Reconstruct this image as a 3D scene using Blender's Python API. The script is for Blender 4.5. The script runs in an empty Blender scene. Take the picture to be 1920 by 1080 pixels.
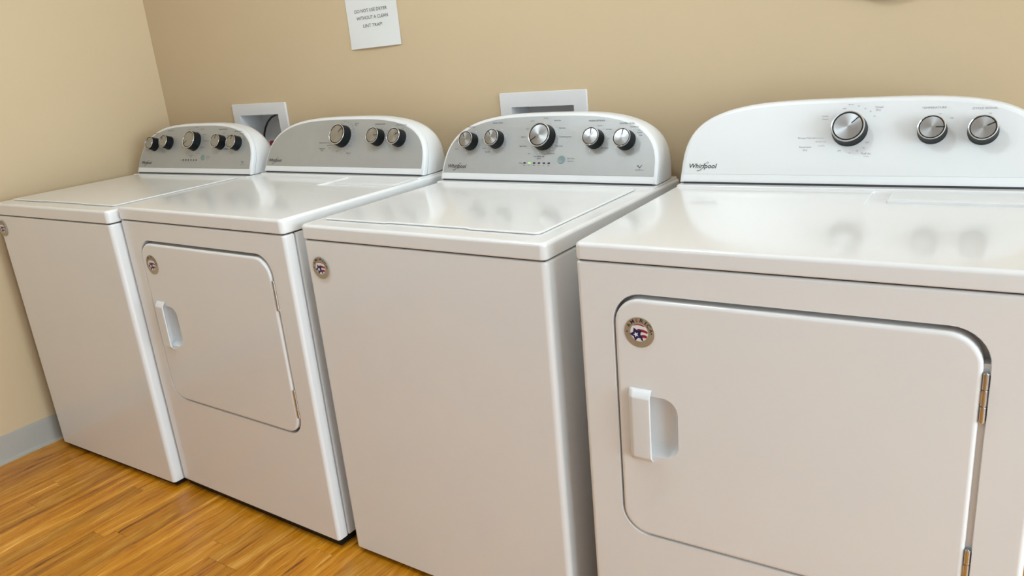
import bpy, bmesh, math, random
from mathutils import Matrix, Vector
random.seed(7)
R = math.radians
scene = bpy.context.scene
COL = scene.collection

# ------------------------------------------------------------------ camera, world, lights, exposure
cam_d = bpy.data.cameras.new('camera')
cam_d.sensor_width = 36.0
cam_d.lens = 36.0 * 1445.085 / 1920.0
cam_d.clip_start = 0.02
cam = bpy.data.objects.new('camera', cam_d)
COL.objects.link(cam)
cam.location = (3.0022, -1.9372, 1.2878)
cam.rotation_mode = 'XYZ'
cam.rotation_euler = (R(72.34528), R(5.07224), R(33.24348))
scene.camera = cam

world = bpy.data.worlds.new('world')
scene.world = world
world.use_nodes = True
world.node_tree.nodes['Background'].inputs[0].default_value = (0.9, 0.95, 1.0, 1)
world.node_tree.nodes['Background'].inputs[1].default_value = 0.3

ROOM_X1, ROOM_Y0, ROOM_Z = 6.4, -3.6, 2.50
LAMP_COLOR = (0.79, 0.925, 1.0)
LAMPS = [((2.05, -0.98), 18.3), ((1.25, -1.20), 13.5)]
FILL_OPENING = (-3.25, -0.25, 0.20, 2.30)          # y0, y1, z0, z1 of a made-up opening in the unseen right-hand wall
RIGHT_FILL = 204.0
dl = bpy.data.lights.new('right_fill', 'AREA')  # wide area light added out of view for soft light from the right
dl.shape = 'RECTANGLE'
dl.size, dl.size_y = FILL_OPENING[1] - FILL_OPENING[0], FILL_OPENING[3] - FILL_OPENING[2]
dl.energy = RIGHT_FILL
dl.color = LAMP_COLOR
dlo = bpy.data.objects.new('right_fill', dl)
COL.objects.link(dlo)
dlo.location = (ROOM_X1 + 0.14, (FILL_OPENING[0] + FILL_OPENING[1]) / 2, (FILL_OPENING[2] + FILL_OPENING[3]) / 2)
dlo.rotation_euler = (R(90), 0, R(90))
LAMP_R = 0.16

scene.view_settings.view_transform = 'Standard'
scene.view_settings.look = 'None'
scene.view_settings.exposure = 0.0
scene.view_settings.gamma = 1.0
scene.view_settings.use_curve_mapping = False


# ------------------------------------------------------------------ materials
def new_mat(name):
    m = bpy.data.materials.new(name)
    m.use_nodes = True
    nt = m.node_tree
    return m, nt, nt.nodes['Principled BSDF']


def set_in(b, **kw):
    names = {'base': 'Base Color', 'rough': 'Roughness', 'metal': 'Metallic', 'coat': 'Coat Weight',
             'coat_rough': 'Coat Roughness', 'ior': 'IOR', 'spec': 'Specular IOR Level',
             'aniso': 'Anisotropic', 'emit': 'Emission Color', 'emit_s': 'Emission Strength'}
    for k, v in kw.items():
        if k in ('base', 'emit') and len(v) == 3:
            v = (*v, 1)
        b.inputs[names[k]].default_value = v


def paint(name, color, rough=0.4, var=0.03, nscale=6.0, bump=0.0, bscale=400.0, **kw):
    """plain painted / moulded surface: a colour with faint mottling and optional fine relief"""
    m, nt, b = new_mat(name)
    set_in(b, rough=rough, **kw)
    tc = nt.nodes.new('ShaderNodeTexCoord')
    n = nt.nodes.new('ShaderNodeTexNoise')
    n.inputs['Scale'].default_value = nscale
    n.inputs['Detail'].default_value = 3
    nt.links.new(tc.outputs['Object'], n.inputs['Vector'])
    r = nt.nodes.new('ShaderNodeValToRGB')
    r.color_ramp.elements[0].position = 0.3
    r.color_ramp.elements[1].position = 0.7
    r.color_ramp.elements[0].color = (*[c * (1 - var) for c in color], 1)
    r.color_ramp.elements[1].color = (*[min(1, c * (1 + var)) for c in color], 1)
    nt.links.new(n.outputs['Fac'], r.inputs['Fac'])
    nt.links.new(r.outputs['Color'], b.inputs['Base Color'])
    if bump:
        n2 = nt.nodes.new('ShaderNodeTexNoise')
        n2.inputs['Scale'].default_value = bscale
        n2.inputs['Detail'].default_value = 2
        nt.links.new(tc.outputs['Object'], n2.inputs['Vector'])
        bp = nt.nodes.new('ShaderNodeBump')
        bp.inputs['Strength'].default_value = bump
        bp.inputs['Distance'].default_value = 0.001
        nt.links.new(n2.outputs['Fac'], bp.inputs['Height'])
        nt.links.new(bp.outputs['Normal'], b.inputs['Normal'])
    return m


def brushed(name, color, rough=0.3, aniso=0.8):
    m, nt, b = new_mat(name)
    set_in(b, base=color, rough=rough, metal=1.0, aniso=aniso)
    t = nt.nodes.new('ShaderNodeTangent')
    t.direction_type = 'RADIAL'
    t.axis = 'Z'
    nt.links.new(t.outputs['Tangent'], b.inputs['Tangent'])
    tc = nt.nodes.new('ShaderNodeTexCoord')
    n = nt.nodes.new('ShaderNodeTexNoise')
    n.inputs['Scale'].default_value = 60
    nt.links.new(tc.outputs['Object'], n.inputs['Vector'])
    mr = nt.nodes.new('ShaderNodeMapRange')
    mr.inputs['To Min'].default_value = rough * 0.9
    mr.inputs['To Max'].default_value = rough * 1.1
    nt.links.new(n.outputs['Fac'], mr.inputs['Value'])
    nt.links.new(mr.outputs['Result'], b.inputs['Roughness'])
    return m


def wood(name):
    m, nt, b = new_mat(name)
    L = nt.links.new
    tc = nt.nodes.new('ShaderNodeTexCoord')
    oi = nt.nodes.new('ShaderNodeObjectInfo')
    mul = nt.nodes.new('ShaderNodeVectorMath')
    mul.operation = 'SCALE'
    mul.inputs[0].default_value = (13.7, 29.3, 7.1)
    L(oi.outputs['Random'], mul.inputs['Scale'])
    add = nt.nodes.new('ShaderNodeVectorMath')
    add.operation = 'ADD'
    L(tc.outputs['Object'], add.inputs[0])
    L(mul.outputs['Vector'], add.inputs[1])
    # slow sideways drift bends the grain round its knots
    warp = nt.nodes.new('ShaderNodeTexNoise')
    warp.inputs['Scale'].default_value = 5.0
    warp.inputs['Detail'].default_value = 2
    L(add.outputs['Vector'], warp.inputs['Vector'])
    ws = nt.nodes.new('ShaderNodeVectorMath')
    ws.operation = 'MULTIPLY_ADD'
    ws.inputs[1].default_value = (0.05, 0.0, 0.0)
    L(warp.outputs['Color'], ws.inputs[0])
    L(add.outputs['Vector'], ws.inputs[2])

    def streak(sx, sy, detail, rough):
        mp = nt.nodes.new('ShaderNodeMapping')
        mp.inputs['Scale'].default_value = (sx, sy, 1)
        L(ws.outputs['Vector'], mp.inputs['Vector'])
        n = nt.nodes.new('ShaderNodeTexNoise')
        n.inputs['Scale'].default_value = 1.0
        n.inputs['Detail'].default_value = detail
        n.inputs['Roughness'].default_value = rough
        L(mp.outputs['Vector'], n.inputs['Vector'])
        return n
    broad = streak(42, 2.6, 5, 0.6)
    fine = streak(190, 9.0, 4, 0.65)
    r = nt.nodes.new('ShaderNodeValToRGB')
    e = r.color_ramp.elements
    e[0].position = 0.34
    e[0].color = (0.17, 0.042, 0.001, 1)
    e[1].position = 0.67
    e[1].color = (0.95, 0.54, 0.14, 1)
    x = e.new(0.44)
    x.color = (0.52, 0.185, 0.004, 1)
    x = e.new(0.56)
    x.color = (0.66, 0.28, 0.016, 1)
    mix = nt.nodes.new('ShaderNodeMix')
    mix.inputs['Factor'].default_value = 0.38
    L(broad.outputs['Fac'], mix.inputs[2])
    L(fine.outputs['Fac'], mix.inputs[3])
    L(mix.outputs[0], r.inputs['Fac'])
    # strip blocks printed on each board: half width, differing lengths
    hsv = nt.nodes.new('ShaderNodeHueSaturation')
    mr = nt.nodes.new('ShaderNodeMapRange')
    mr.inputs['To Min'].default_value = 0.84
    mr.inputs['To Max'].default_value = 1.14
    L(oi.outputs['Random'], mr.inputs['Value'])
    L(mr.outputs['Result'], hsv.inputs['Value'])
    L(r.outputs['Color'], hsv.inputs['Color'])
    L(hsv.outputs['Color'], b.inputs['Base Color'])
    rr = nt.nodes.new('ShaderNodeMapRange')
    rr.inputs['To Min'].default_value = 0.22
    rr.inputs['To Max'].default_value = 0.36
    L(fine.outputs['Fac'], rr.inputs['Value'])
    L(rr.outputs['Result'], b.inputs['Roughness'])
    bp = nt.nodes.new('ShaderNodeBump')
    bp.inputs['Strength'].default_value = 0.12
    bp.inputs['Distance'].default_value = 0.0006
    L(fine.outputs['Fac'], bp.inputs['Height'])
    L(bp.outputs['Normal'], b.inputs['Normal'])
    return m


M = {}
M['enamel'] = paint('white_enamel', (0.84, 0.84, 0.84), rough=0.13, var=0.008, bump=0.012, bscale=200, coat=0.2, coat_rough=0.03)
M['plastic'] = paint('white_plastic', (0.80, 0.805, 0.81), rough=0.28, var=0.008, bump=0.02, bscale=900)
M['silver'] = paint('silver_panel', (0.43, 0.435, 0.43), rough=0.42, var=0.015, nscale=30, metal=0.4)
M['whitepanel'] = paint('white_panel', (0.75, 0.755, 0.755), rough=0.30, var=0.006)
M['black'] = paint('black_plastic', (0.006, 0.007, 0.0075), rough=0.45, var=0.05, spec=0.25)
M['cap'] = brushed('brushed_cap', (0.40, 0.41, 0.42), 0.33, 0.7)
M['chrome'] = paint('chrome', (0.80, 0.81, 0.82), rough=0.09, var=0.01, metal=1.0)
M['hinge'] = paint('nickel_hinge', (0.60, 0.61, 0.62), rough=0.28, var=0.05, nscale=80, metal=1.0)
M['ink'] = paint('dark_ink', (0.03, 0.03, 0.032), rough=0.5)
M['greyink'] = paint('grey_ink', (0.30, 0.30, 0.31), rough=0.5)
M['whiteink'] = paint('white_ink', (0.85, 0.85, 0.85), rough=0.5)
M['button'] = paint('grey_button', (0.20, 0.27, 0.27), rough=0.35)
M['led_off'] = paint('dark_lens', (0.008, 0.008, 0.008), rough=0.15)
M['led_on'] = paint('green_lens', (0.25, 0.75, 0.15), rough=0.3, emit=(0.25, 0.9, 0.12), emit_s=0.9)
M['gold'] = paint('gold_foil', (0.46, 0.41, 0.32), rough=0.35, var=0.06, nscale=60, metal=0.45)
M['badge_white'] = paint('badge_white', (0.85, 0.85, 0.86), rough=0.35)
M['badge_red'] = paint('badge_red', (0.33, 0.02, 0.03), rough=0.35)
M['badge_blue'] = paint('badge_blue', (0.012, 0.015, 0.10), rough=0.35)
M['wall'] = paint('beige_wall_paint', (0.60, 0.46, 0.29), rough=0.55, var=0.012, nscale=2.5, bump=0.10, bscale=220)
M['bouncegrey'] = paint('grey_bounce_wall_paint', (0.40, 0.42, 0.44), rough=0.6, var=0.012, nscale=2.5, bump=0.10, bscale=220)  # unseen walls: grey set to limit light bounced onto the machine fronts
M['ceil'] = paint('white_ceiling', (0.82, 0.82, 0.82), rough=0.8, var=0.02, bump=0.2, bscale=90)
M['base'] = paint('grey_vinyl_base', (0.40, 0.39, 0.355), rough=0.4, var=0.03)
M['wood'] = wood('amber_wood_plank')
M['sub'] = paint('dark_subfloor', (0.10, 0.05, 0.02), rough=0.8)
M['paper'] = paint('white_paper', (0.74, 0.735, 0.72), rough=0.7, var=0.01)
M['boxplastic'] = paint('white_box_plastic', (0.74, 0.73, 0.735), rough=0.35, var=0.01)
M['matteblack'] = paint('matte_black', (0.012, 0.012, 0.012), rough=0.5)
M['redplastic'] = paint('red_handle', (0.30, 0.015, 0.02), rough=0.35)
M['brown'] = paint('brown_rim', (0.20, 0.11, 0.055), rough=0.4)
M['pale'] = paint('pale_face', (0.75, 0.70, 0.62), rough=0.5)
M['dark'] = paint('dark_gap', (0.04, 0.04, 0.045), rough=0.6)
M['lampframe'] = paint('lamp_frame', (0.75, 0.75, 0.75), rough=0.4)
M['diffuser'] = paint('lamp_diffuser', (0.9, 0.9, 0.9), rough=0.4, emit=(1.0, 0.97, 0.93), emit_s=3.0)


# ------------------------------------------------------------------ mesh helpers
def obj(name, me, mat, parent=None, matrix=None, smooth=True, wn=True):
    me.materials.clear()
    me.materials.append(mat if not isinstance(mat, str) else M[mat])
    o = bpy.data.objects.new(name, me)
    COL.objects.link(o)
    if parent:
        o.parent = parent
    if matrix is not None:
        o.matrix_local = matrix
    if smooth:
        me.shade_smooth()
        me.set_sharp_from_angle(angle=R(38))
        if wn:
            w = o.modifiers.new('weighted_normal', 'WEIGHTED_NORMAL')
            w.keep_sharp = True
            w.weight = 80
    return o


def mesh(verts, faces):
    me = bpy.data.meshes.new('mesh')
    me.from_pydata([tuple(v) for v in verts], [], faces)
    me.validate()
    me.update()
    return me


def rrect(x0, x1, y0, y1, r, n=6):
    """CCW rounded rectangle; r = one radius or (bl, br, tr, tl)"""
    if not isinstance(r, (tuple, list)):
        r = (r, r, r, r)
    pts = []
    for (cx, cy, a0, rr) in ((x0 + r[0], y0 + r[0], 180, r[0]), (x1 - r[1], y0 + r[1], 270, r[1]),
                             (x1 - r[2], y1 - r[2], 0, r[2]), (x0 + r[3], y1 - r[3], 90, r[3])):
        if rr <= 1e-6:
            pts.append((cx, cy))
            continue
        for k in range(n + 1):
            a = R(a0 + 90 * k / n)
            pts.append((cx + rr * math.cos(a), cy + rr * math.sin(a)))
    return pts


def inset(pts, d):
    """offset a CCW outline inwards by d"""
    if abs(d) < 1e-9:
        return list(pts)
    out = []
    n = len(pts)
    for i in range(n):
        p0, p, p1 = Vector(pts[i - 1]), Vector(pts[i]), Vector(pts[(i + 1) % n])
        a, b = (p - p0), (p1 - p)
        if a.length < 1e-9:
            a = b
        if b.length < 1e-9:
            b = a
        a.normalize()
        b.normalize()
        na, nb = Vector((-a.y, a.x)), Vector((-b.y, b.x))
        m = na + nb
        if m.length < 1e-6:
            m = na
        m.normalize()
        c = max(0.35, m.dot(na))
        q = p + m * (d / c)
        out.append((q.x, q.y))
    return out


def outward(me):
    bm = bmesh.new()
    bm.from_mesh(me)
    bmesh.ops.recalc_face_normals(bm, faces=bm.faces)
    if bm.calc_volume(signed=True) < 0:
        bmesh.ops.reverse_faces(bm, faces=bm.faces)
    bm.to_mesh(me)
    bm.free()
    return me


def loft(outline, rings, fmap, cap0=True, cap1=True):
    """rings: [(inset, height)]; fmap(x, y, h) -> 3D"""
    V, F = [], []
    n = len(outline)
    for (d, h) in rings:
        V += [fmap(x, y, h) for (x, y) in inset(outline, d)]
    for k in range(len(rings) - 1):
        for i in range(n):
            j = (i + 1) % n
            F.append((k * n + i, k * n + j, (k + 1) * n + j, (k + 1) * n + i))
    if cap0:
        F.append(tuple(range(n - 1, -1, -1)))
    if cap1:
        F.append(tuple(range((len(rings) - 1) * n, len(rings) * n)))
    me = mesh(V, F)
    return outward(me)


XY = lambda x, y, h: (x, y, h)                 # outline lies flat, height up
XZ = lambda x, z, h: (x, -h, z)                # outline stands facing the front (-y), h = how far out


def edge_rings(h0, h1, b0=0.0, b1=0.0, n=3):
    rings = []
    if b0 > 0:
        for k in range(n + 1):
            a = R(90 * k / n)
            rings.append((b0 * (1 - math.sin(a)), h0 + b0 * (1 - math.cos(a))))
    else:
        rings.append((0, h0))
    if b1 > 0:
        for k in range(n + 1):
            a = R(90 * k / n)
            rings.append((b1 * (1 - math.cos(a)), h1 - b1 * (1 - math.sin(a))))
    else:
        rings.append((0, h1))
    return rings


def lathe(profile, seg=32, cap=True):
    """profile [(r, z)] round local z"""
    V, F = [], []
    for (r, z) in profile:
        for i in range(seg):
            a = 2 * math.pi * i / seg
            V.append((r * math.cos(a), r * math.sin(a), z))
    for k in range(len(profile) - 1):
        for i in range(seg):
            j = (i + 1) % seg
            F.append((k * seg + i, k * seg + j, (k + 1) * seg + j, (k + 1) * seg + i))
    if cap:
        F.append(tuple(range(seg - 1, -1, -1)))
        F.append(tuple(range((len(profile) - 1) * seg, len(profile) * seg)))
    return mesh(V, F)


def boxmesh(x0, x1, y0, y1, z0, z1, b=0.0):
    return loft(rrect(x0, x1, y0, y1, max(b, 0.0), 3), edge_rings(z0, z1, b, b), XY)


def tube(pts, r, seg=8, closed=False):
    V, F = [], []
    P = [Vector(p) for p in pts]
    n = len(P)
    up = Vector((0, 1, 0.01))
    for i in range(n):
        if closed:
            t = P[(i + 1) % n] - P[i - 1]
        else:
            t = P[min(n - 1, i + 1)] - P[max(0, i - 1)]
        t.normalize()
        a = t.cross(up)
        if a.length < 1e-4:
            a = t.cross(Vector((1, 0, 0)))
        a.normalize()
        b = t.cross(a)
        for k in range(seg):
            w = 2 * math.pi * k / seg
            V.append(P[i] + a * (r * math.cos(w)) + b * (r * math.sin(w)))
    m = n if closed else n - 1
    for i in range(m):
        i2 = (i + 1) % n
        for k in range(seg):
            k2 = (k + 1) % seg
            F.append((i * seg + k, i * seg + k2, i2 * seg + k2, i2 * seg + k))
    if not closed:
        F.append(tuple(range(seg - 1, -1, -1)))
        F.append(tuple(range((n - 1) * seg, n * seg)))
    return outward(mesh(V, F))


def cut(me, cutters):
    """boolean difference, evaluated into a plain mesh"""
    o = bpy.data.objects.new('work', me)
    COL.objects.link(o)
    tmp = []
    for c in cutters:
        co = bpy.data.objects.new('cutter', c)
        COL.objects.link(co)
        md = o.modifiers.new('cut', 'BOOLEAN')
        md.operation = 'DIFFERENCE'
        md.solver = 'EXACT'
        md.object = co
        tmp.append(co)
    dg = bpy.context.evaluated_depsgraph_get()
    out = bpy.data.meshes.new_from_object(o.evaluated_get(dg))
    for t in tmp + [o]:
        bpy.data.objects.remove(t, do_unlink=True)
    return out


# ------------------------------------------------------------------ lettering (flat meshes from the built-in font)
_glyphs = {}


def text_raw(s, bold=0.0):
    key = (s, bold)
    if key not in _glyphs:
        cu = bpy.data.curves.new('lettering', 'FONT')
        cu.body = s
        cu.size = 1.0
        cu.resolution_u = 3
        cu.offset = bold
        o = bpy.data.objects.new('lettering', cu)
        COL.objects.link(o)
        dg = bpy.context.evaluated_depsgraph_get()
        me = bpy.data.meshes.new_from_object(o.evaluated_get(dg))
        V = [(v.co.x, v.co.y) for v in me.vertices]
        F = [tuple(p.vertices) for p in me.polygons]
        bpy.data.objects.remove(o, do_unlink=True)
        bpy.data.meshes.remove(me)
        bpy.data.curves.remove(cu)
        _glyphs[key] = (V, F)
    return _glyphs[key]


class Flat:
    """collects flat print in a local plane"""
    def __init__(self, z=0.0):
        self.V, self.F, self.z = [], [], z

    def poly(self, pts, z=None):
        n = len(self.V)
        self.V += [(x, y, self.z if z is None else z) for (x, y) in pts]
        self.F.append(tuple(range(n, n + len(pts))))

    def text(self, s, x, y, h, align='C', width=None, shear=0.0, rot=0.0, bold=0.0):
        """h = cap height; y = baseline; width forces the run length"""
        V, F = text_raw(s, bold)
        if not V:
            return
        x0 = min(v[0] for v in V)
        x1 = max(v[0] for v in V)
        k = h / 0.73
        kx = k if width is None else width / (x1 - x0)
        w = (x1 - x0) * kx
        off = {'C': -w / 2, 'L': 0, 'R': -w}[align]
        n = len(self.V)
        c, sn = math.cos(rot), math.sin(rot)
        for (vx, vy) in V:
            px = (vx - x0) * kx + off + vy * k * shear
            py = vy * k
            self.V.append((x + px * c - py * sn, y + px * sn + py * c, self.z))
        self.F += [tuple(i + n for i in f) for f in F]

    def dot(self, x, y, r, n=10):
        self.poly([(x + r * math.cos(2 * math.pi * i / n), y + r * math.sin(2 * math.pi * i / n)) for i in range(n)])

    def bar(self, x0, y0, x1, y1, w):
        d = Vector((x1 - x0, y1 - y0)).normalized()
        nx, ny = -d.y * w / 2, d.x * w / 2
        self.poly([(x0 - nx, y0 - ny), (x1 - nx, y1 - ny), (x1 + nx, y1 + ny), (x0 + nx, y0 + ny)])

    def stroke(self, pts, w):
        for i in range(len(pts) - 1):
            self.bar(*pts[i], *pts[i + 1], w[i] if isinstance(w, list) else w)

    def build(self, name, mat, parent, matrix=None):
        return obj(name, mesh(self.V, self.F), mat, parent, matrix, smooth=False)


def thing(name, label, cat, loc=(0, 0, 0), rotz=0.0, group=None):
    o = bpy.data.objects.new(name, None)
    COL.objects.link(o)
    o.location = loc
    o.rotation_euler = (0, 0, rotz)
    o['label'] = label
    o['category'] = cat
    if group:
        o['group'] = group
    return o


def struct(o):
    o['kind'] = 'structure'
    return o


# ------------------------------------------------------------------ the room
BOXES = [dict(x0=0.433, x1=0.735, z1=1.157, z0=0.935, ox0=0.470, ox1=0.692, oz1=1.117, oz0=0.975),
         dict(x0=1.676, x1=1.966, z1=1.149, z0=0.927, ox0=1.7135, ox1=1.9265, oz1=1.1095, oz0=0.967)]

floor = struct(obj('floor', boxmesh(-0.1, ROOM_X1 + 0.1, ROOM_Y0 - 0.1, 0.1, -0.10, -0.010), 'sub', smooth=False))
# boards run from the camera side towards the back wall; each one is a piece of its own
PW = 0.06375
_plank_cache = {}


def plank_mesh(w, length):
    key = (round(w, 4), round(length, 4))
    if key not in _plank_cache:
        g = 0.0003
        _plank_cache[key] = loft(rrect(g, w - g, g, length - g, 0), [(0, -0.010), (0, -0.0006), (0.0006, 0.0)], XY, cap0=False)
    return _plank_cache[key]


JOINT = {18: -0.943, 19: -0.943, 5: -1.040, 11: -1.028, 0: -1.32, 2: -1.50, 7: -1.45, 13: -1.38}
x = 0.0475 - PW
idx = -1
while x < 4.4:
    xa, xb = max(0.0, x), min(ROOM_X1, x + PW)
    w = xb - xa
    if w > 0.005:
        j = JOINT.get(idx, -0.15 - 1.22 * ((idx * 0.3819 + 0.11) % 1.0))
        cuts = [j + 1.22 * t for t in range(-4, 4)]
        cuts = sorted([c for c in cuts if ROOM_Y0 + 0.05 < c < -0.05])
        ends = [ROOM_Y0] + cuts + [0.0]
        for a, b in zip(ends[:-1], ends[1:]):
            o = obj('plank', plank_mesh(w, b - a), 'wood', floor, smooth=False)
            o.location = (xa, a, 0)
    x += PW
    idx += 1

T = 0.12
wall_b = loft(rrect(-T, ROOM_X1 + T, -0.05, ROOM_Z + 0.05, 0), [(0, -T), (0, 0)], XZ)
wall_b = cut(wall_b, [loft(rrect(b['ox0'], b['ox1'], b['oz0'], b['oz1'], 0), [(0, -0.2), (0, 0.05)], XZ) for b in BOXES])
struct(obj('wall_back', wall_b, 'wall', smooth=False))
struct(obj('wall_left', boxmesh(-T, 0, ROOM_Y0, -0.0, -0.05, ROOM_Z + 0.05), 'wall', smooth=False))
struct(obj('wall_right', cut(boxmesh(ROOM_X1, ROOM_X1 + T, ROOM_Y0, 0, -0.05, ROOM_Z + 0.05), [boxmesh(ROOM_X1 - 0.1, ROOM_X1 + T + 0.1, *FILL_OPENING)]), 'bouncegrey', smooth=False))
wf = boxmesh(ROOM_X1 + 0.03, ROOM_X1 + 0.09, *FILL_OPENING)
wy = [FILL_OPENING[0] + (FILL_OPENING[1] - FILL_OPENING[0]) * k / 3 for k in range(4)]
wf = cut(wf, [boxmesh(ROOM_X1, ROOM_X1 + 0.12, a + 0.04, b - 0.04, FILL_OPENING[2] + 0.05, FILL_OPENING[3] - 0.05) for a, b in zip(wy[:-1], wy[1:])])
struct(obj('added_window_1', wf, 'lampframe', smooth=False))  # added window frame, out of view, sized for soft side light
struct(obj('wall_front', boxmesh(-T, ROOM_X1 + T, ROOM_Y0 - T, ROOM_Y0, -0.05, ROOM_Z + 0.05), 'bouncegrey', smooth=False))
struct(obj('ceiling', boxmesh(-T, ROOM_X1 + T, ROOM_Y0 - T, T, ROOM_Z, ROOM_Z + 0.1), 'ceil', smooth=False))
# vinyl cove base: thin strip whose toe flares onto the floor
prof = [(0.0, 0.1016), (0.0028, 0.1006), (0.0036, 0.098), (0.0036, 0.014), (0.006, 0.005), (0.011, 0.0015), (0.011, 0.0), (0.0, 0.0)]


def cove(name, L, mtx):
    V, F = [], []
    n = len(prof)
    for s in (0, L):
        V += [(d, s, z) for (d, z) in prof]
    for i in range(n):
        F.append((i, (i + 1) % n, n + (i + 1) % n, n + i))
    F += [tuple(range(n - 1, -1, -1)), tuple(range(n, 2 * n))]
    o = obj(name, mesh(V, F), 'base', None, mtx)
    return struct(o)


cove('baseboard_left', -ROOM_Y0 - 0.012, Matrix.Translation((0, ROOM_Y0, 0)))
cove('baseboard_back', ROOM_X1 - 0.012, Matrix.Translation((ROOM_X1, 0, 0)) @ Matrix.Rotation(R(90), 4, 'Z') @ Matrix.Scale(-1, 4, (1, 0, 0)) @ Matrix.Scale(1, 4))

# round ceiling lamps (above the picture): metal pan, shallow opal dome and the light it gives
for i, ((lx, ly), power) in enumerate(LAMPS):
    t = thing('ceiling_lamp', ('round dome ceiling lamp above the lit washer', 'round dome ceiling lamp above the silver dryer')[i], 'ceiling lamp', (lx, ly, ROOM_Z))
    obj('pan', lathe([(LAMP_R + 0.012, 0.0), (LAMP_R + 0.012, -0.028), (LAMP_R, -0.030), (LAMP_R, -0.010)], 40, cap=False), 'lampframe', t)
    obj('dome', lathe([(LAMP_R * math.cos(R(a)), -0.020 - 0.055 * math.sin(R(a))) for a in (0, 15, 30, 45, 60, 75, 88)], 40), 'diffuser', t)
    ld = bpy.data.lights.new('lamp_light', 'POINT')
    ld.shadow_soft_size = 0.075
    ld.energy = power
    ld.color = LAMP_COLOR
    lo = bpy.data.objects.new('lamp_light', ld)
    COL.objects.link(lo)
    lo.parent = t
    lo.location = (0, 0, -0.165)


# ------------------------------------------------------------------ consoles
TILT = R(25)
YF, DZ = 0.53, 0.007


def arch(hw, hh, n, N=40):
    """closed outline of the console face (CCW seen from the front): superellipse over a flat base"""
    pts = []
    for i in range(N + 1):
        t = math.pi * i / N
        c, s = math.cos(t), math.sin(t)
        pts.append((hw * math.copysign(abs(c) ** (2 / n), c), hh * abs(s) ** (2 / n)))
    return pts                                   # right base -> top -> left base; closing edge = bottom


def face_matrix(w, zb):
    return Matrix.Translation((w / 2, YF, zb)) @ Matrix.Rotation(R(90) - TILT, 4, 'X')


def make_console(root, w, h, hw, hh, n, panel_mat, yb=0.665):
    zb = h + DZ
    out = arch(hw, hh, n)
    sa, ca = math.sin(TILT), math.cos(TILT)

    def pt(u, v, e):                             # e: depth behind the face; rounds towards an upright back
        y0 = YF + v * sa
        s = min(1.0, e / (yb - YF))
        return (w / 2 + u, y0 + (yb - y0) * s, zb + v * ca)
    rings = [(0.011, 0.0), (0.0065, 0.0005), (0.0035, 0.0018), (0.0012, 0.0045), (0.0, 0.0085), (0.0, 0.0205), (0.0035, 0.0214)]
    obj('console_bezel', loft(out, rings, pt), 'plastic', root)
    rings = [(0.0035, 0.0224), (0.0004, 0.0232), (0.0, 0.0245), (0.0, 0.055), (0.001, 0.085), (0.004, 0.108), (0.010, 0.122), (0.02, 0.1305), (0.032, yb - YF)]
    obj('console_shell', loft(out, rings, pt), 'plastic', root)
    # dark strip standing in for the shade in the slit between console and top
    obj('console_gap_shade', boxmesh(w / 2 - hw + .010, w / 2 + hw - .010, YF + .004, yb - .03, zb - .004, zb + .003), 'dark', root, smooth=False)
    obj('rear_ledge', loft(rrect(w / 2 - hw - .001, w / 2 + hw + .001, YF - .016, yb, .005, 3), edge_rings(h - .002, zb - .0022, 0, .003), XY), 'enamel', root)
    # inlaid panel
    vb = 0.0215
    pin = [p for p in inset(out, 0.0085)]
    arc = [p for p in pin if p[1] >= vb + 0.002]
    xr = [p for p in pin if p[0] > 0 and p[1] < vb + 0.02]
    xe = hw - 0.0085
    poly = [(xe * 0.9995, vb)] + arc + [(-xe * 0.9995, vb)]
    fm = face_matrix(w, zb)
    obj('control_panel', loft(poly, [(0, -0.002), (0, 0.0006), (0.0008, 0.0012)], XY), panel_mat, root, fm)
    return fm


def make_knob(root, fm, u, v, r, ang, hgt=0.0285, cache={}):
    key = round(r, 4)
    if key not in cache:
        sk = lathe([(r * 1.07, 0.0), (r * 1.07, 0.0025), (r * 1.03, 0.006), (r * 0.995, hgt - 0.004), (r * 0.985, hgt - 0.0012), (r * 0.93, hgt)], 40)
        rim = lathe([(r * 0.90, hgt - 0.001), (r * 0.975, hgt - 0.0014), (r * 0.992, hgt - 0.0008), (r * 0.992, hgt + 0.0002), (r * 0.98, hgt + 0.0009), (r * 0.95, hgt + 0.0012), (r * 0.915, hgt + 0.0006), (r * 0.90, hgt - 0.001)], 40, cap=False)
        cap = lathe([(r * 0.905, hgt - 0.001), (r * 0.905, hgt - 0.0001), (r * 0.6, hgt + 0.0003), (r * 0.3, hgt + 0.0005), (r * 0.02, hgt + 0.0006)], 40)
        bar = loft(rrect(r * 0.28, r * 0.93, -0.0009, 0.0009, 0.0006, 2), [(0, hgt - 0.001), (0, hgt + 0.0008), (0.0003, hgt + 0.0011)], XY)
        cache[key] = (sk, rim, cap, bar)
    sk, rim, cap, bar = cache[key]
    k = obj('knob', sk, 'black', root, fm @ Matrix.Translation((u, v, 0.0012)))
    obj('knob_rim', rim, 'chrome', k)
    obj('knob_cap', cap, 'cap', k)
    obj('pointer', bar, 'black', k, Matrix.Rotation(R(ang), 4, 'Z'))
    return k


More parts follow.
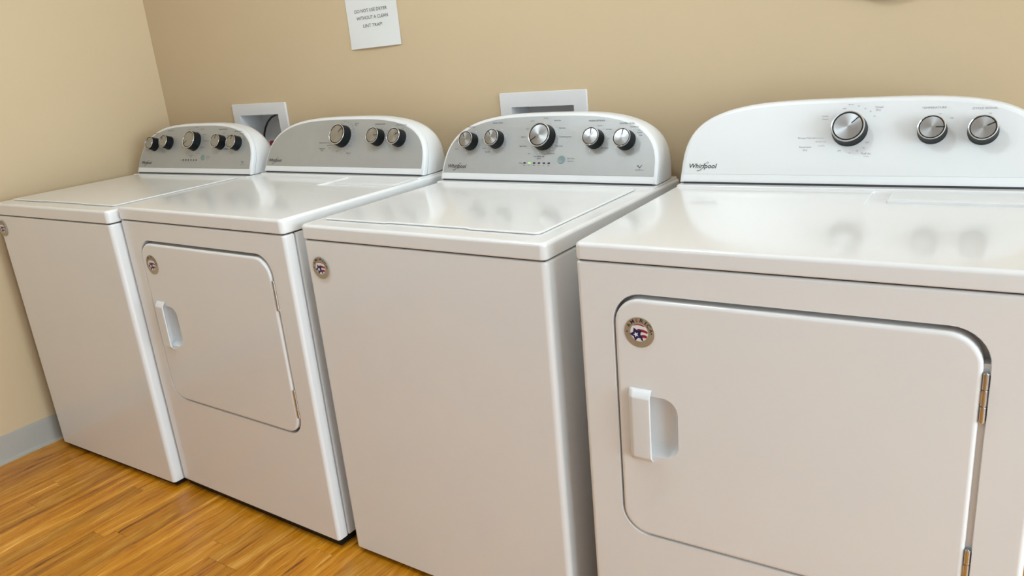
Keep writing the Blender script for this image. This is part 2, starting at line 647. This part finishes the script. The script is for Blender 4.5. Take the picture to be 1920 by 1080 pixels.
def logo(root, fm, mat, x0):
    f = Flat(0.0016)
    x1, y0 = x0 + 0.0680, 0.0355
    f.text('Whirlpool', x0, y0, 0.0113, 'L', width=(x1 - x0) - 0.002, shear=0.16, bold=0.014)
    s = (x1 - x0) / 1020.0                      # the swoosh that runs from under the r up through the p

    def P(px, py):
        return (x0 + (px - 400) * s, y0 + (500 - py) * s * 1.0)
    f.stroke([P(720, 592), P(760, 602), P(810, 590), P(860, 560), P(905, 515), P(945, 450), P(985, 380), P(1030, 315), P(1075, 280), P(1110, 285), P(1105, 320), P(1075, 350)],
             [0.0015, 0.0017, 0.0015, 0.0013, 0.0011, 0.0011, 0.0009, 0.0008, 0.0008, 0.0009, 0.0008])
    f.build('logo_lettering', mat, root, fm)


def washer_console(root, w, h, lit):
    fm = make_console(root, w, h, 0.338, 0.190, 3.2, 'silver')
    for (u, v, r, a) in ((-0.2455, 0.1118, 0.0240, 124), (-0.1570, 0.1170, 0.0240, 122), (-0.0015, 0.1218, 0.0330, 213), (0.1535, 0.1163, 0.0245, 92), (0.2415, 0.1127, 0.0245, 85)):
        make_knob(root, fm, u, v, r, a)
    logo(root, fm, 'ink', -0.3160)
    f = Flat(0.0016)
    for (s, x, y, hh) in (('PRESOAK', -0.2519, 0.1537, .0040), ('WASH TEMP', -0.1617, 0.1631, .0042), ('WASH OPTIONS', 0.1505, 0.1631, .0044), ('WATER LEVEL', 0.2378, 0.1547, .0042)):
        f.text(s, x, y, hh, width=len(s) * 0.0039)
    for (s, x, y, al) in (('Normal', -0.0052, 0.1742, 'C'), ('Deep Clean', 0.0225, 0.1669, 'L'), ('Heavy Duty', 0.0402, 0.1463, 'L'), ('Bulky/Bedding/Sheets', 0.0456, 0.1222, 'L'), ('Drain & Spin', 0.0387, 0.0973, 'L'), ('Rinse & Spin', 0.0185, 0.0767, 'L'),
                          ('Clean Washer with', -0.0090, 0.0686, 'C'), ('Colors', -0.0408, 0.1673, 'R'), ('Cold', -0.0555, 0.1455, 'R'), ('Delicate', -0.0607, 0.1228, 'R'), ('Quick Wash', -0.0539, 0.0971, 'R'), ('Soak', -0.0367, 0.0764, 'R'),
                          ('No', -0.2949, 0.1128, 'C'), ('30 min', -0.2921, 0.0893, 'C'), ('Cool', -0.2035, 0.1160, 'C'), ('Warm', -0.1945, 0.0914, 'C'), ('Tap Cold', -0.1827, 0.0812, 'C'),
                          ('Normal', 0.1613, 0.1505, 'C'), ('2nd Rinse', 0.1887, 0.1406, 'C'), ('Off', 0.1917, 0.1161, 'C'), ('Fab Softener', 0.1855, 0.0918, 'C'),
                          ('Auto Sensing', 0.2592, 0.1462, 'C'), ('Low', 0.2732, 0.1374, 'C'), ('Medium', 0.2762, 0.1311, 'C'), ('Deep', 0.2791, 0.1247, 'C'),
                          ('Start / Pause', 0.0800, 0.0638, 'L'), ('hold 3 sec', 0.0819, 0.0565, 'L'), ('Status', -0.0592, 0.0504, 'R')):
        f.text(s, x, y, 0.0032, al)
    for i, s in enumerate(('Sense', 'Soak', 'Wash', 'Rinse', 'Spin', 'Done')):
        f.text(s, -0.0515 + i * 0.01542, 0.0445, 0.0021)
    f.text('affresh', -0.0080, 0.0627, 0.0036)
    # high efficiency mark, lower right
    f.stroke([(0.2821, 0.0457), (0.2844, 0.0489), (0.2873, 0.0442), (0.29, 0.0423), (0.2921, 0.0463), (0.2949, 0.0494)], 0.0016)
    f.text('high efficiency', 0.2902, 0.0364, 0.0024, width=0.0235)
    f.build('printed_legend', 'ink', root, fm)['kind'] = 'stuff'
    g = Flat(0.0016)
    for a in range(-60, 70, 12):
        g.dot(-0.0015 + 0.0425 * math.cos(R(a)), 0.1218 + 0.0415 * math.sin(R(a)), 0.0009, 6)
    for a in (100, 125, 150, 180, 205, 230, 255, 285, 310):
        g.dot(-0.0015 + 0.0425 * math.cos(R(a)), 0.1218 + 0.0415 * math.sin(R(a)), 0.0011, 6)
    for (cx, cy) in ((-0.2455, .1118), (-0.1570, .1170), (0.1535, .1163), (0.2415, .1127)):
        for a in (65, 20, -35, 215, 250):
            g.dot(cx + 0.0325 * math.cos(R(a)), cy + 0.0325 * math.sin(R(a)), 0.0011, 6)
    g.build('dial_dots', 'whiteink', root, fm)['kind'] = 'stuff'
    for i in range(6):
        on = lit and i == 1
        lens = loft(rrect(-0.0036, 0.0036, -0.0018, 0.0018, 0.0008, 2), [(0, 0), (0, 0.0007), (0.0004, 0.0011)], XY)
        o = obj('status_light', lens, 'led_on' if on else 'led_off', root, fm @ Matrix.Translation((-0.0515 + i * 0.01542, 0.0520, 0.0012)))
        if on:
            o['label'] = 'lit green status light'
    obj('start_button', lathe([(0.0108, 0), (0.0108, 0.0014), (0.0100, 0.0024), (0.006, 0.0020), (0.001, 0.0018)], 28), 'button', root, fm @ Matrix.Translation((0.0630, 0.0615, 0.0012)))


def dryer_console(root, w, h, panel, logo_mat, dark, hh, nn):
    fm = make_console(root, w, h, 0.362, hh, nn, panel)
    for (u, v, r, a) in ((0.0018, 0.1207, 0.0335, 45), (0.1580, 0.1156, 0.0255, 0), (0.2466, 0.1131, 0.0255, 27)):
        make_knob(root, fm, u, v, r, a)
    logo(root, fm, logo_mat, -0.3435)
    f = Flat(0.0016)
    f.text('TEMPERATURE', 0.1569, 0.1626, 0.0042, width=0.0445)
    f.text('CYCLE SIGNAL', 0.2463, 0.1586, 0.0042, width=0.0435)
    for (s, x, y, hh, al) in (('Timed', 0.0543, 0.1673, .0046, 'C'), ('Dry', 0.0536, 0.1612, .0046, 'C'), ('Automatic', -0.0849, 0.0821, .0046, 'C'), ('Dry', -0.0841, 0.0755, .0046, 'C'), ('Fluff Air', 0.0398, 0.0672, .0046, 'C'),
                              ('OFF', -0.0129, 0.1671, .0030, 'C'), ('80 min', -0.0008, 0.1756, .0028, 'C'), ('60', 0.0146, 0.1718, .0028, 'C'), ('50', 0.0280, 0.1656, .0028, 'C'), ('40', 0.0385, 0.1593, .0028, 'C'), ('20', 0.0473, 0.1486, .0028, 'C'),
                              ('Wrinkle', -0.0507, 0.1514, .0028, 'C'), ('Control', -0.0500, 0.1448, .0028, 'C'), ('Energy Preferred', -0.0985, 0.1028, .0034, 'L'), ('Normal', -0.0584, 0.0944, .0028, 'C'), ('Less Dry', -0.0515, 0.0857, .0028, 'C'),
                              ('OFF', -0.0143, 0.0741, .0030, 'C'), ('10', 0.0070, 0.0690, .0028, 'C'), ('20', 0.0215, 0.0738, .0028, 'C'), ('30', 0.0334, 0.0803, .0028, 'C'), ('OFF', 0.0393, 0.0918, .0030, 'C'), ('no heat', 0.0403, 0.0624, .0024, 'C'),
                              ('Low', 0.1692, 0.1505, .0026, 'C'), ('High', 0.1905, 0.1413, .0026, 'C'), ('Soft', 0.2558, 0.1485, .0026, 'C')):
        f.text(s, x, y, hh, al)
    f.bar(-0.0672, 0.1040, -0.0481, 0.1040, 0.0006)
    f.bar(-0.0508, 0.0956, -0.0428, 0.0956, 0.0006)
    f.dot(-0.1010, 0.1046, 0.0014, 8)
    if panel == 'silver':                       # this console is a little lower
        f.V = [(a, b * 0.962, c) for (a, b, c) in f.V]
    f.build('printed_legend', dark, root, fm)['kind'] = 'stuff'
    if panel == 'silver':
        g = Flat(0.0016)
        for a in range(-80, 100, 15):
            g.dot(0.0018 + 0.0415 * math.cos(R(a)), 0.1207 + 0.0405 * math.sin(R(a)), 0.0011, 6)
        for (cx, cy) in ((0.1580, .1156), (0.2466, .1131)):
            for a in (60, 30, 0, -30):
                g.dot(cx + 0.033 * math.cos(R(a)), cy + 0.033 * math.sin(R(a)), 0.0010, 6)
        g.build('dial_dots', 'whiteink', root, fm)['kind'] = 'stuff'


# ------------------------------------------------------------------ badge
def make_badge(root, x, z, r):
    mtx = Matrix.Translation((x, -0.0001, z)) @ Matrix.Rotation(R(90), 4, 'X')
    b = obj('badge', lathe([(r, -0.0004), (r, 0.0006), (r * 0.98, 0.0011), (r * 0.5, 0.0012), (r * 0.02, 0.0012)], 40), 'gold', root, mtx)
    c = Flat(0.0014)
    c.poly([(0.585 * r * math.cos(2 * math.pi * i / 32), 0.585 * r * math.sin(2 * math.pi * i / 32)) for i in range(32)])
    c.build('badge_field', 'badge_white', b)
    red = Flat(0.0017)

    def band(pts_top, pts_bot):
        red.poly([(px * r, py * r) for (px, py) in pts_bot + pts_top[::-1]])
    band([(-0.36, 0.46), (-0.12, 0.57), (0.14, 0.56), (0.36, 0.46)], [(-0.34, 0.42), (-0.12, 0.49), (0.14, 0.47), (0.36, 0.40)])
    band([(-0.22, 0.16), (0.0, 0.24), (0.3, 0.22), (0.56, 0.12)], [(-0.22, 0.0), (0.0, 0.06), (0.3, 0.04), (0.56, -0.02)])
    band([(0.08, -0.18), (0.25, -0.12), (0.42, -0.13), (0.53, -0.20)], [(0.08, -0.36), (0.25, -0.31), (0.40, -0.32), (0.46, -0.34)])
    # the second letter E of the word stands in pale red
    word = 'AMERICA'
    angs = [148, 123, 99, 76, 56, 37, 14]
    for ch, a in zip(word, angs):
        if ch == 'E':
            red.text(ch, 0.69 * r * math.cos(R(a)), 0.69 * r * math.sin(R(a)), 0.22 * r, rot=R(a - 90))
    red.build('badge_stripes', 'badge_red', b)
    bl = Flat(0.0020)
    star = []
    for i in range(10):
        rr = (0.46 if i % 2 == 0 else 0.25) * r
        a = R(112 + 36 * i)
        star.append((-0.17 * r + rr * math.cos(a), -0.12 * r + rr * math.sin(a)))
    bl.poly(star)
    bl.poly([(0.14 * r, -0.50 * r), (0.27 * r, -0.52 * r), (0.20 * r, -0.30 * r), (0.08 * r, -0.30 * r)])
    bl.build('badge_blue_star', 'badge_blue', b)
    ws = Flat(0.0023)
    star = []
    for i in range(10):
        rr = (0.19 if i % 2 == 0 else 0.085) * r
        a = R(112 + 36 * i)
        star.append((-0.20 * r + rr * math.cos(a), -0.14 * r + rr * math.sin(a)))
    ws.poly(star)
    ws.build('badge_white_star', 'badge_white', b)
    k = Flat(0.0016)
    for ch, a in zip(word, angs):
        if ch != 'E':
            k.text(ch, 0.68 * r * math.cos(R(a)), 0.68 * r * math.sin(R(a)), 0.25 * r, rot=R(a - 90), width=(0.07 if ch == 'I' else 0.24) * r, bold=0.012)
    k.dot(-0.80 * r, 0.0, 0.05 * r, 8)
    k.dot(0.80 * r, 0.0, 0.05 * r, 8)
    k.build('badge_lettering', 'ink', b)
    return b


# ------------------------------------------------------------------ machines
GAP = 0.0035


def feet(root, w, d, z):
    obj('underside_shadow', boxmesh(0.010, w - 0.010, 0.014, d - 0.012, 0.0045, z + 0.004), 'black', root, smooth=False)  # black box added to give the dark shadow line under the body
    for fx in (0.06, w - 0.06):
        for fy in (0.07, d - 0.07):
            obj('foot', lathe([(0.020, 0.0), (0.022, 0.002), (0.022, 0.007), (0.008, 0.009), (0.008, z + 0.01)], 14), 'black', root, Matrix.Translation((fx, fy, 0)))


def make_washer(name, label, x, y, q, w, h, t, b, badge, lit, D=0.665):
    root = thing(name, label, 'washing machine', (x, y, 0), q, 'white machines along the wall')
    body = loft(rrect(0.001, w - 0.001, 0.002, D, (0.013, 0.013, 0.008, 0.008), 5), edge_rings(b, h - t - GAP, 0.003, 0.005), XY)
    obj('cabinet', body, 'enamel', root)
    obj('gap_strip', boxmesh(0.008, w - 0.008, 0.009, D - 0.01, h - t - GAP - 0.002, h - t + 0.002), 'dark', root, smooth=False)
    deck = loft(rrect(0, w, 0, D + 0.004, (0.014, 0.014, 0.010, 0.010), 5), edge_rings(h - t, h, 0.003, 0.008, 4), XY)
    obj('top_frame', deck, 'enamel', root)
    # lid: slightly proud, with a finger scoop in its front edge
    lx0, lx1, ly0, ly1 = 0.026, w - 0.046, 0.054, 0.508
    r = 0.014
    o = rrect(lx0, lx1, ly0, ly1, (r, r, r, r), 4)
    n0, n1 = w * 0.33, w * 0.68
    bl = o[:5]
    rest = o[5:]
    notch = [(n0, ly0), (n0 + 0.010, ly0 + 0.005), (n1 - 0.010, ly0 + 0.005), (n1, ly0)]
    obj('lid', loft(bl + notch + rest, [(0.004, h - 0.001), (0.004, h + 0.0006), (0.0, h + 0.0016), (0.0, h + 0.0030), (0.0012, h + 0.0042), (0.0035, h + 0.0048)], XY), 'enamel', root)
    feet(root, w, D, b)
    washer_console(root, w, h, lit)
    make_badge(root, *badge, 0.0275)
    return root


def make_dryer(name, label, x, y, q, w, h, t, b, panel, logo_mat, dark, D=0.665, gapz=0.0035):
    root = thing(name, label, 'clothes dryer', (x, y, 0), q, 'white machines along the wall')
    zt = h - t - gapz
    ox0, ox1, oz0, oz1 = 0.0725, 0.6670, 0.335, 0.8395
    ol = rrect(ox0, ox1, oz0, oz1, 0.056, 8)
    fp = loft(rrect(0.001, w - 0.001, 0.002, 0.037, (0.010, 0.010, 0.006, 0.006), 5), edge_rings(b, zt, 0.003, 0.005), XY)
    fp = cut(fp, [loft(ol, [(-0.0035, 0.004), (-0.0012, -0.0026), (0.0, -0.0050), (0.0, -0.034)], XZ)])
    obj('front_panel', fp, 'enamel', root)
    obj('cabinet', loft(rrect(0.002, w - 0.002, 0.0395, D, 0.004, 2), edge_rings(b, zt, 0.002, 0.002), XY), 'enamel', root)
    obj('gap_strip', boxmesh(0.008, w - 0.008, 0.009, D - 0.01, zt - 0.002, h - t + 0.002), 'dark', root, smooth=False)
    # top with a shallow well for the lint screen
    top = loft(rrect(0, w, 0, D + 0.004, (0.014, 0.014, 0.010, 0.010), 5), edge_rings(h - t, h, 0.003, 0.008, 4), XY)
    wx0, wx1, wy0, wy1 = 0.432, 0.722, 0.384, 0.5125
    top = cut(top, [loft(rrect(wx0, wx1, wy0, wy1, 0.006, 3), [(0.006, h - 0.006), (0.0012, h - 0.0042), (-0.001, h + 0.002)], XY)])
    obj('top_panel', top, 'enamel', root)
    li = obj('lint_screen_cover', loft(rrect(wx0 + 0.036, wx1 - 0.012, wy0 + 0.050, wy1 - 0.003, 0.006, 3), edge_rings(h - 0.008, h + 0.0015, 0, 0.003), XY), 'plastic', root)
    obj('pull_lip', loft(rrect(wx0 + 0.036, wx1 - 0.012, wy0 + 0.042, wy0 + 0.052, 0.003, 3), edge_rings(h - 0.0062, h + 0.0005, 0, 0.002), XY), 'plastic', li)
    obj('hinge_jamb', boxmesh(0.6570, 0.6675, 0.0095, 0.0330, oz0 + 0.055, oz1 - 0.055), 'enamel', root, smooth=False)
    # door with finger pocket
    dx0, dx1, dz0, dz1 = ox0 + 0.0026, ox1 - 0.0085, oz0 + 0.0035, oz1 - 0.0075
    dl = rrect(dx0, dx1, dz0, dz1, 0.052, 8)
    dm = loft(dl, [(0.0, -0.028), (0.0, -0.006), (0.0008, -0.0035), (0.0026, -0.0012), (0.0055, 0.0), (0.008, 0.0002)], XZ)
    pk = rrect(0.110, 0.1930, 0.5190, 0.6430, (0.004, 0.030, 0.030, 0.004), 7)
    dm = cut(dm, [loft(pk, [(-0.0015, 0.003), (0.0, -0.0006), (0.0012, -0.004), (0.004, -0.012), (0.010, -0.018), (0.020, -0.021)], XZ)])
    door = obj('door', dm, 'enamel', root)
    # grip: flat bar with sloping ends that stands off the pocket's left half
    V = []
    gx0, gx1, gz0, gz1 = 0.0985, 0.1440, 0.5060, 0.6560
    ybk, yfr = 0.0004, -0.0150
    prof = [(gx0, ybk), (gx0 + 0.0004, -0.004), (gx0 + 0.004, -0.0105), (gx0 + 0.009, yfr + 0.001), (gx0 + 0.013, yfr), (gx1 - 0.002, yfr), (gx1, yfr + 0.0015), (gx1, yfr + 0.0045), (gx1 - 0.010, -0.0060), (gx1 - 0.016, ybk)]
    zs = [(0.0, 0.0), (0.0015, 0.25), (0.006, 0.6), (0.0115, 0.93), (0.015, 1.0)]
    lv = [(gz0 + d, s) for d, s in zs] + [(gz1 - d, s) for d, s in zs[::-1]]
    F = []
    n = len(prof)
    for (z, s) in lv:
        V += [(px, ybk + (py - ybk) * s if s > 0 else ybk - 0.0006 * (py < ybk), z) for (px, py) in prof]
    for k in range(len(lv) - 1):
        for i in range(n):
            j = (i + 1) % n
            F.append((k * n + i, k * n + j, (k + 1) * n + j, (k + 1) * n + i))
    F += [tuple(range(n - 1, -1, -1)), tuple(range((len(lv) - 1) * n, len(lv) * n))]
    gm = outward(mesh(V, F))
    obj('handle', gm, 'plastic', door)
    # hinges in the right-hand gap
    for (z0, z1) in ((0.693, 0.773), (0.390, 0.471)):
        hx = dx1 + 0.0040
        hg = obj('hinge', loft([(hx + 0.0022 * math.cos(2 * math.pi * i / 10), 0.003 + 0.0022 * math.sin(2 * math.pi * i / 10)) for i in range(10)], edge_rings(z0 - 0.001, z1 + 0.001), XY), 'hinge', root)
        L = (z1 - z0) / 3
        for i in range(3):
            kn = [(hx + 0.0042 * math.cos(2 * math.pi * a / 14), 0.003 + 0.0042 * math.sin(2 * math.pi * a / 14)) for a in range(14)]
            obj('knuckle', loft(kn, edge_rings(z0 + i * L + 0.0006, z0 + (i + 1) * L - 0.0006, 0.0006, 0.0006, 2), XY), 'hinge', hg)
            sd = -1 if i % 2 else 1
            obj('hinge_leaf', boxmesh(min(hx, hx + sd * 0.0062), max(hx, hx + sd * 0.0062), 0.0028, 0.0042, z0 + i * L + 0.004, z0 + (i + 1) * L - 0.004), 'dark' if sd > 0 else 'hinge', hg, smooth=False)
    feet(root, w, D, b)
    dryer_console(root, w, h, panel, logo_mat, dark, *((0.185, 3.2) if panel == 'silver' else (0.1905, 3.7)))
    make_badge(root, 0.1245, 0.7687, 0.0295)
    return root


make_washer('washing_machine', 'white top-load washer with silver console in the corner, beside the beige left wall', 0.0827, -0.771, 0.0097, 0.6947, 0.9268, 0.0381, 0.0198, (0.028, 0.842), False)
make_dryer('clothes_dryer', 'white front-door dryer with silver three-knob console between the two washers', 0.7842, -0.7349, -0.0206, 0.7370, 0.9344, 0.0366, 0.0275, 'silver', 'ink', 'ink')
make_washer('washing_machine', 'white top-load washer with lit green status light, between the two dryers', 1.5605, -0.7293, -0.0105, 0.6888, 0.9206, 0.0349, 0.0147, (0.052, 0.817), True)
make_dryer('clothes_dryer', 'white front-door dryer with white three-knob console, nearest at right', 2.3163, -0.7441, 0.0226, 0.7383, 0.9301, 0.0322, 0.0200, 'whitepanel', 'ink', 'greyink')


# ------------------------------------------------------------------ wall outlet boxes
def outlet_box(b, label):
    t = thing('outlet_box', label, 'outlet box', (b['x0'], 0, b['z0']), 0, 'recessed laundry boxes on the back wall')
    mv = Matrix.Translation((-b['x0'], 0, -b['z0']))
    fl = loft(rrect(b['x0'], b['x1'], b['z0'], b['z1'], 0.004, 3), edge_rings(0.0, 0.007, 0, 0.0018), XZ)
    fl = cut(fl, [loft(rrect(b['ox0'] + .002, b['ox1'] - .002, b['oz0'] + .002, b['oz1'] - .002, 0), [(0, -0.05), (0, 0.05)], XZ)])
    obj('flange', fl, 'boxplastic', t, mv)
    g = 0.0004
    bx = loft(rrect(b['ox0'] + g, b['ox1'] - g, b['oz0'] + g, b['oz1'] - g, 0), [(0, -0.093), (0, -0.0002)], XZ)
    bx = cut(bx, [loft(rrect(b['ox0'] + .002, b['ox1'] - .002, b['oz0'] + .002, b['oz1'] - .002, 0), [(0, -0.091), (0, 0.05)], XZ)])
    obj('recess', bx, 'boxplastic', t, mv)
    return t, mv


t1, mv1 = outlet_box(BOXES[0], 'white recessed wall box with thin black curve behind the first washer and dryer')
v = obj('valve_handle', loft(rrect(0.540, 0.566, 0.992, 1.010, 0.005, 4), edge_rings(-0.068, -0.052, 0.003, 0.003), XZ), 'redplastic', t1, mv1)
obj('valve_stem', loft([(0.553 + 0.008 * math.cos(2 * math.pi * i / 14), 1.0010 + 0.008 * math.sin(2 * math.pi * i / 14)) for i in range(14)], edge_rings(-0.0905, -0.066), XZ), 'hinge', t1, mv1)
outlet_box(BOXES[1], 'white recessed wall box peeking over the washer between the dryers')
# thin black tube arching inside the first box
hp = [(0.684, 0.020, 1.1085), (0.6615, 0.030, 1.1110), (0.630, 0.045, 1.1100), (0.6005, 0.055, 1.1070), (0.5634, 0.065, 1.0979), (0.5326, 0.070, 1.0812), (0.5120, 0.070, 1.0590), (0.4990, 0.070, 1.0362), (0.4920, 0.070, 1.010)]
obj('black_tube', tube(hp, 0.0036, 10), 'matteblack', t1, mv1)

# ------------------------------------------------------------------ paper notice
PX, PZ, PWID, PHEI = 1.1035, 1.3120, 0.2170, 0.2794
t = thing('paper_notice', 'white paper notice about the lint trap taped to the beige wall', 'notice', (PX, -0.0006, PZ), 0)
t.rotation_euler = (0, R(-0.7), 0)


def sheet_y(u, vv):
    s = max(0.0, 1 - vv / 0.10)
    return -0.0006 - 0.0060 * s * s * (0.35 + 0.65 * math.sin(math.pi * min(1, max(0, u / PWID)) ** 0.8))


NX, NZ = 16, 20
V, F = [], []
for side in (0, 1):
    for jz in range(NZ + 1):
        for ix in range(NX + 1):
            u, vv = PWID * ix / NX, PHEI * jz / NZ
            V.append((u, sheet_y(u, vv) - (0.00025 if side == 0 else 0.0), vv))
S = (NX + 1) * (NZ + 1)
for jz in range(NZ):
    for ix in range(NX):
        a = jz * (NX + 1) + ix
        F.append((a, a + 1, a + NX + 2, a + NX + 1))
        F.append((S + a, S + a + NX + 1, S + a + NX + 2, S + a + 1))
loop = [ix for ix in range(NX + 1)] + [jz * (NX + 1) + NX for jz in range(1, NZ + 1)] + [NZ * (NX + 1) + ix for ix in range(NX - 1, -1, -1)] + [jz * (NX + 1) for jz in range(NZ - 1, 0, -1)]
for i in range(len(loop)):
    a, b = loop[i], loop[(i + 1) % len(loop)]
    F.append((a, S + a, S + b, b))
obj('sheet', mesh(V, F), 'paper', t, wn=False)
ft = Flat(0)
for (s, cx, z, wd) in (('DO NOT USE DRYER', 0.1059, 0.1090, 0.1400), ('WITHOUT A CLEAN', 0.1082, 0.0872, 0.1360), ('LINT TRAP!', 0.1070, 0.0630, 0.0820)):
    ft.text(s, cx, z, 0.0105, width=wd)
ft.V = [(a, sheet_y(a, b) - 0.0007, b) for (a, b, c) in ft.V]
ft.build('notice_lettering', 'ink', t)
for (u, vv) in ((0.02, PHEI - 0.012), (PWID - 0.05, PHEI - 0.012)):
    obj('tape', boxmesh(u, u + 0.03, -0.0012, -0.0003, vv - 0.004, vv + 0.022), 'pale', t, smooth=False)

# ------------------------------------------------------------------ round fitting cut by the top edge of the picture
cl = thing('wall_fitting', 'round pale wall fitting with brown rim at the top edge above the right dryer', 'wall fitting', (2.715, 0, 1.4275))
mm = Matrix.Rotation(R(90), 4, 'X')
obj('rim', lathe([(0.121, 0.0), (0.121, 0.012), (0.117, 0.018), (0.108, 0.018), (0.105, 0.010)], 48, cap=False), 'brown', cl, mm)
obj('face', lathe([(0.106, 0.0), (0.106, 0.010), (0.06, 0.011), (0.004, 0.011)], 48), 'pale', cl, mm)
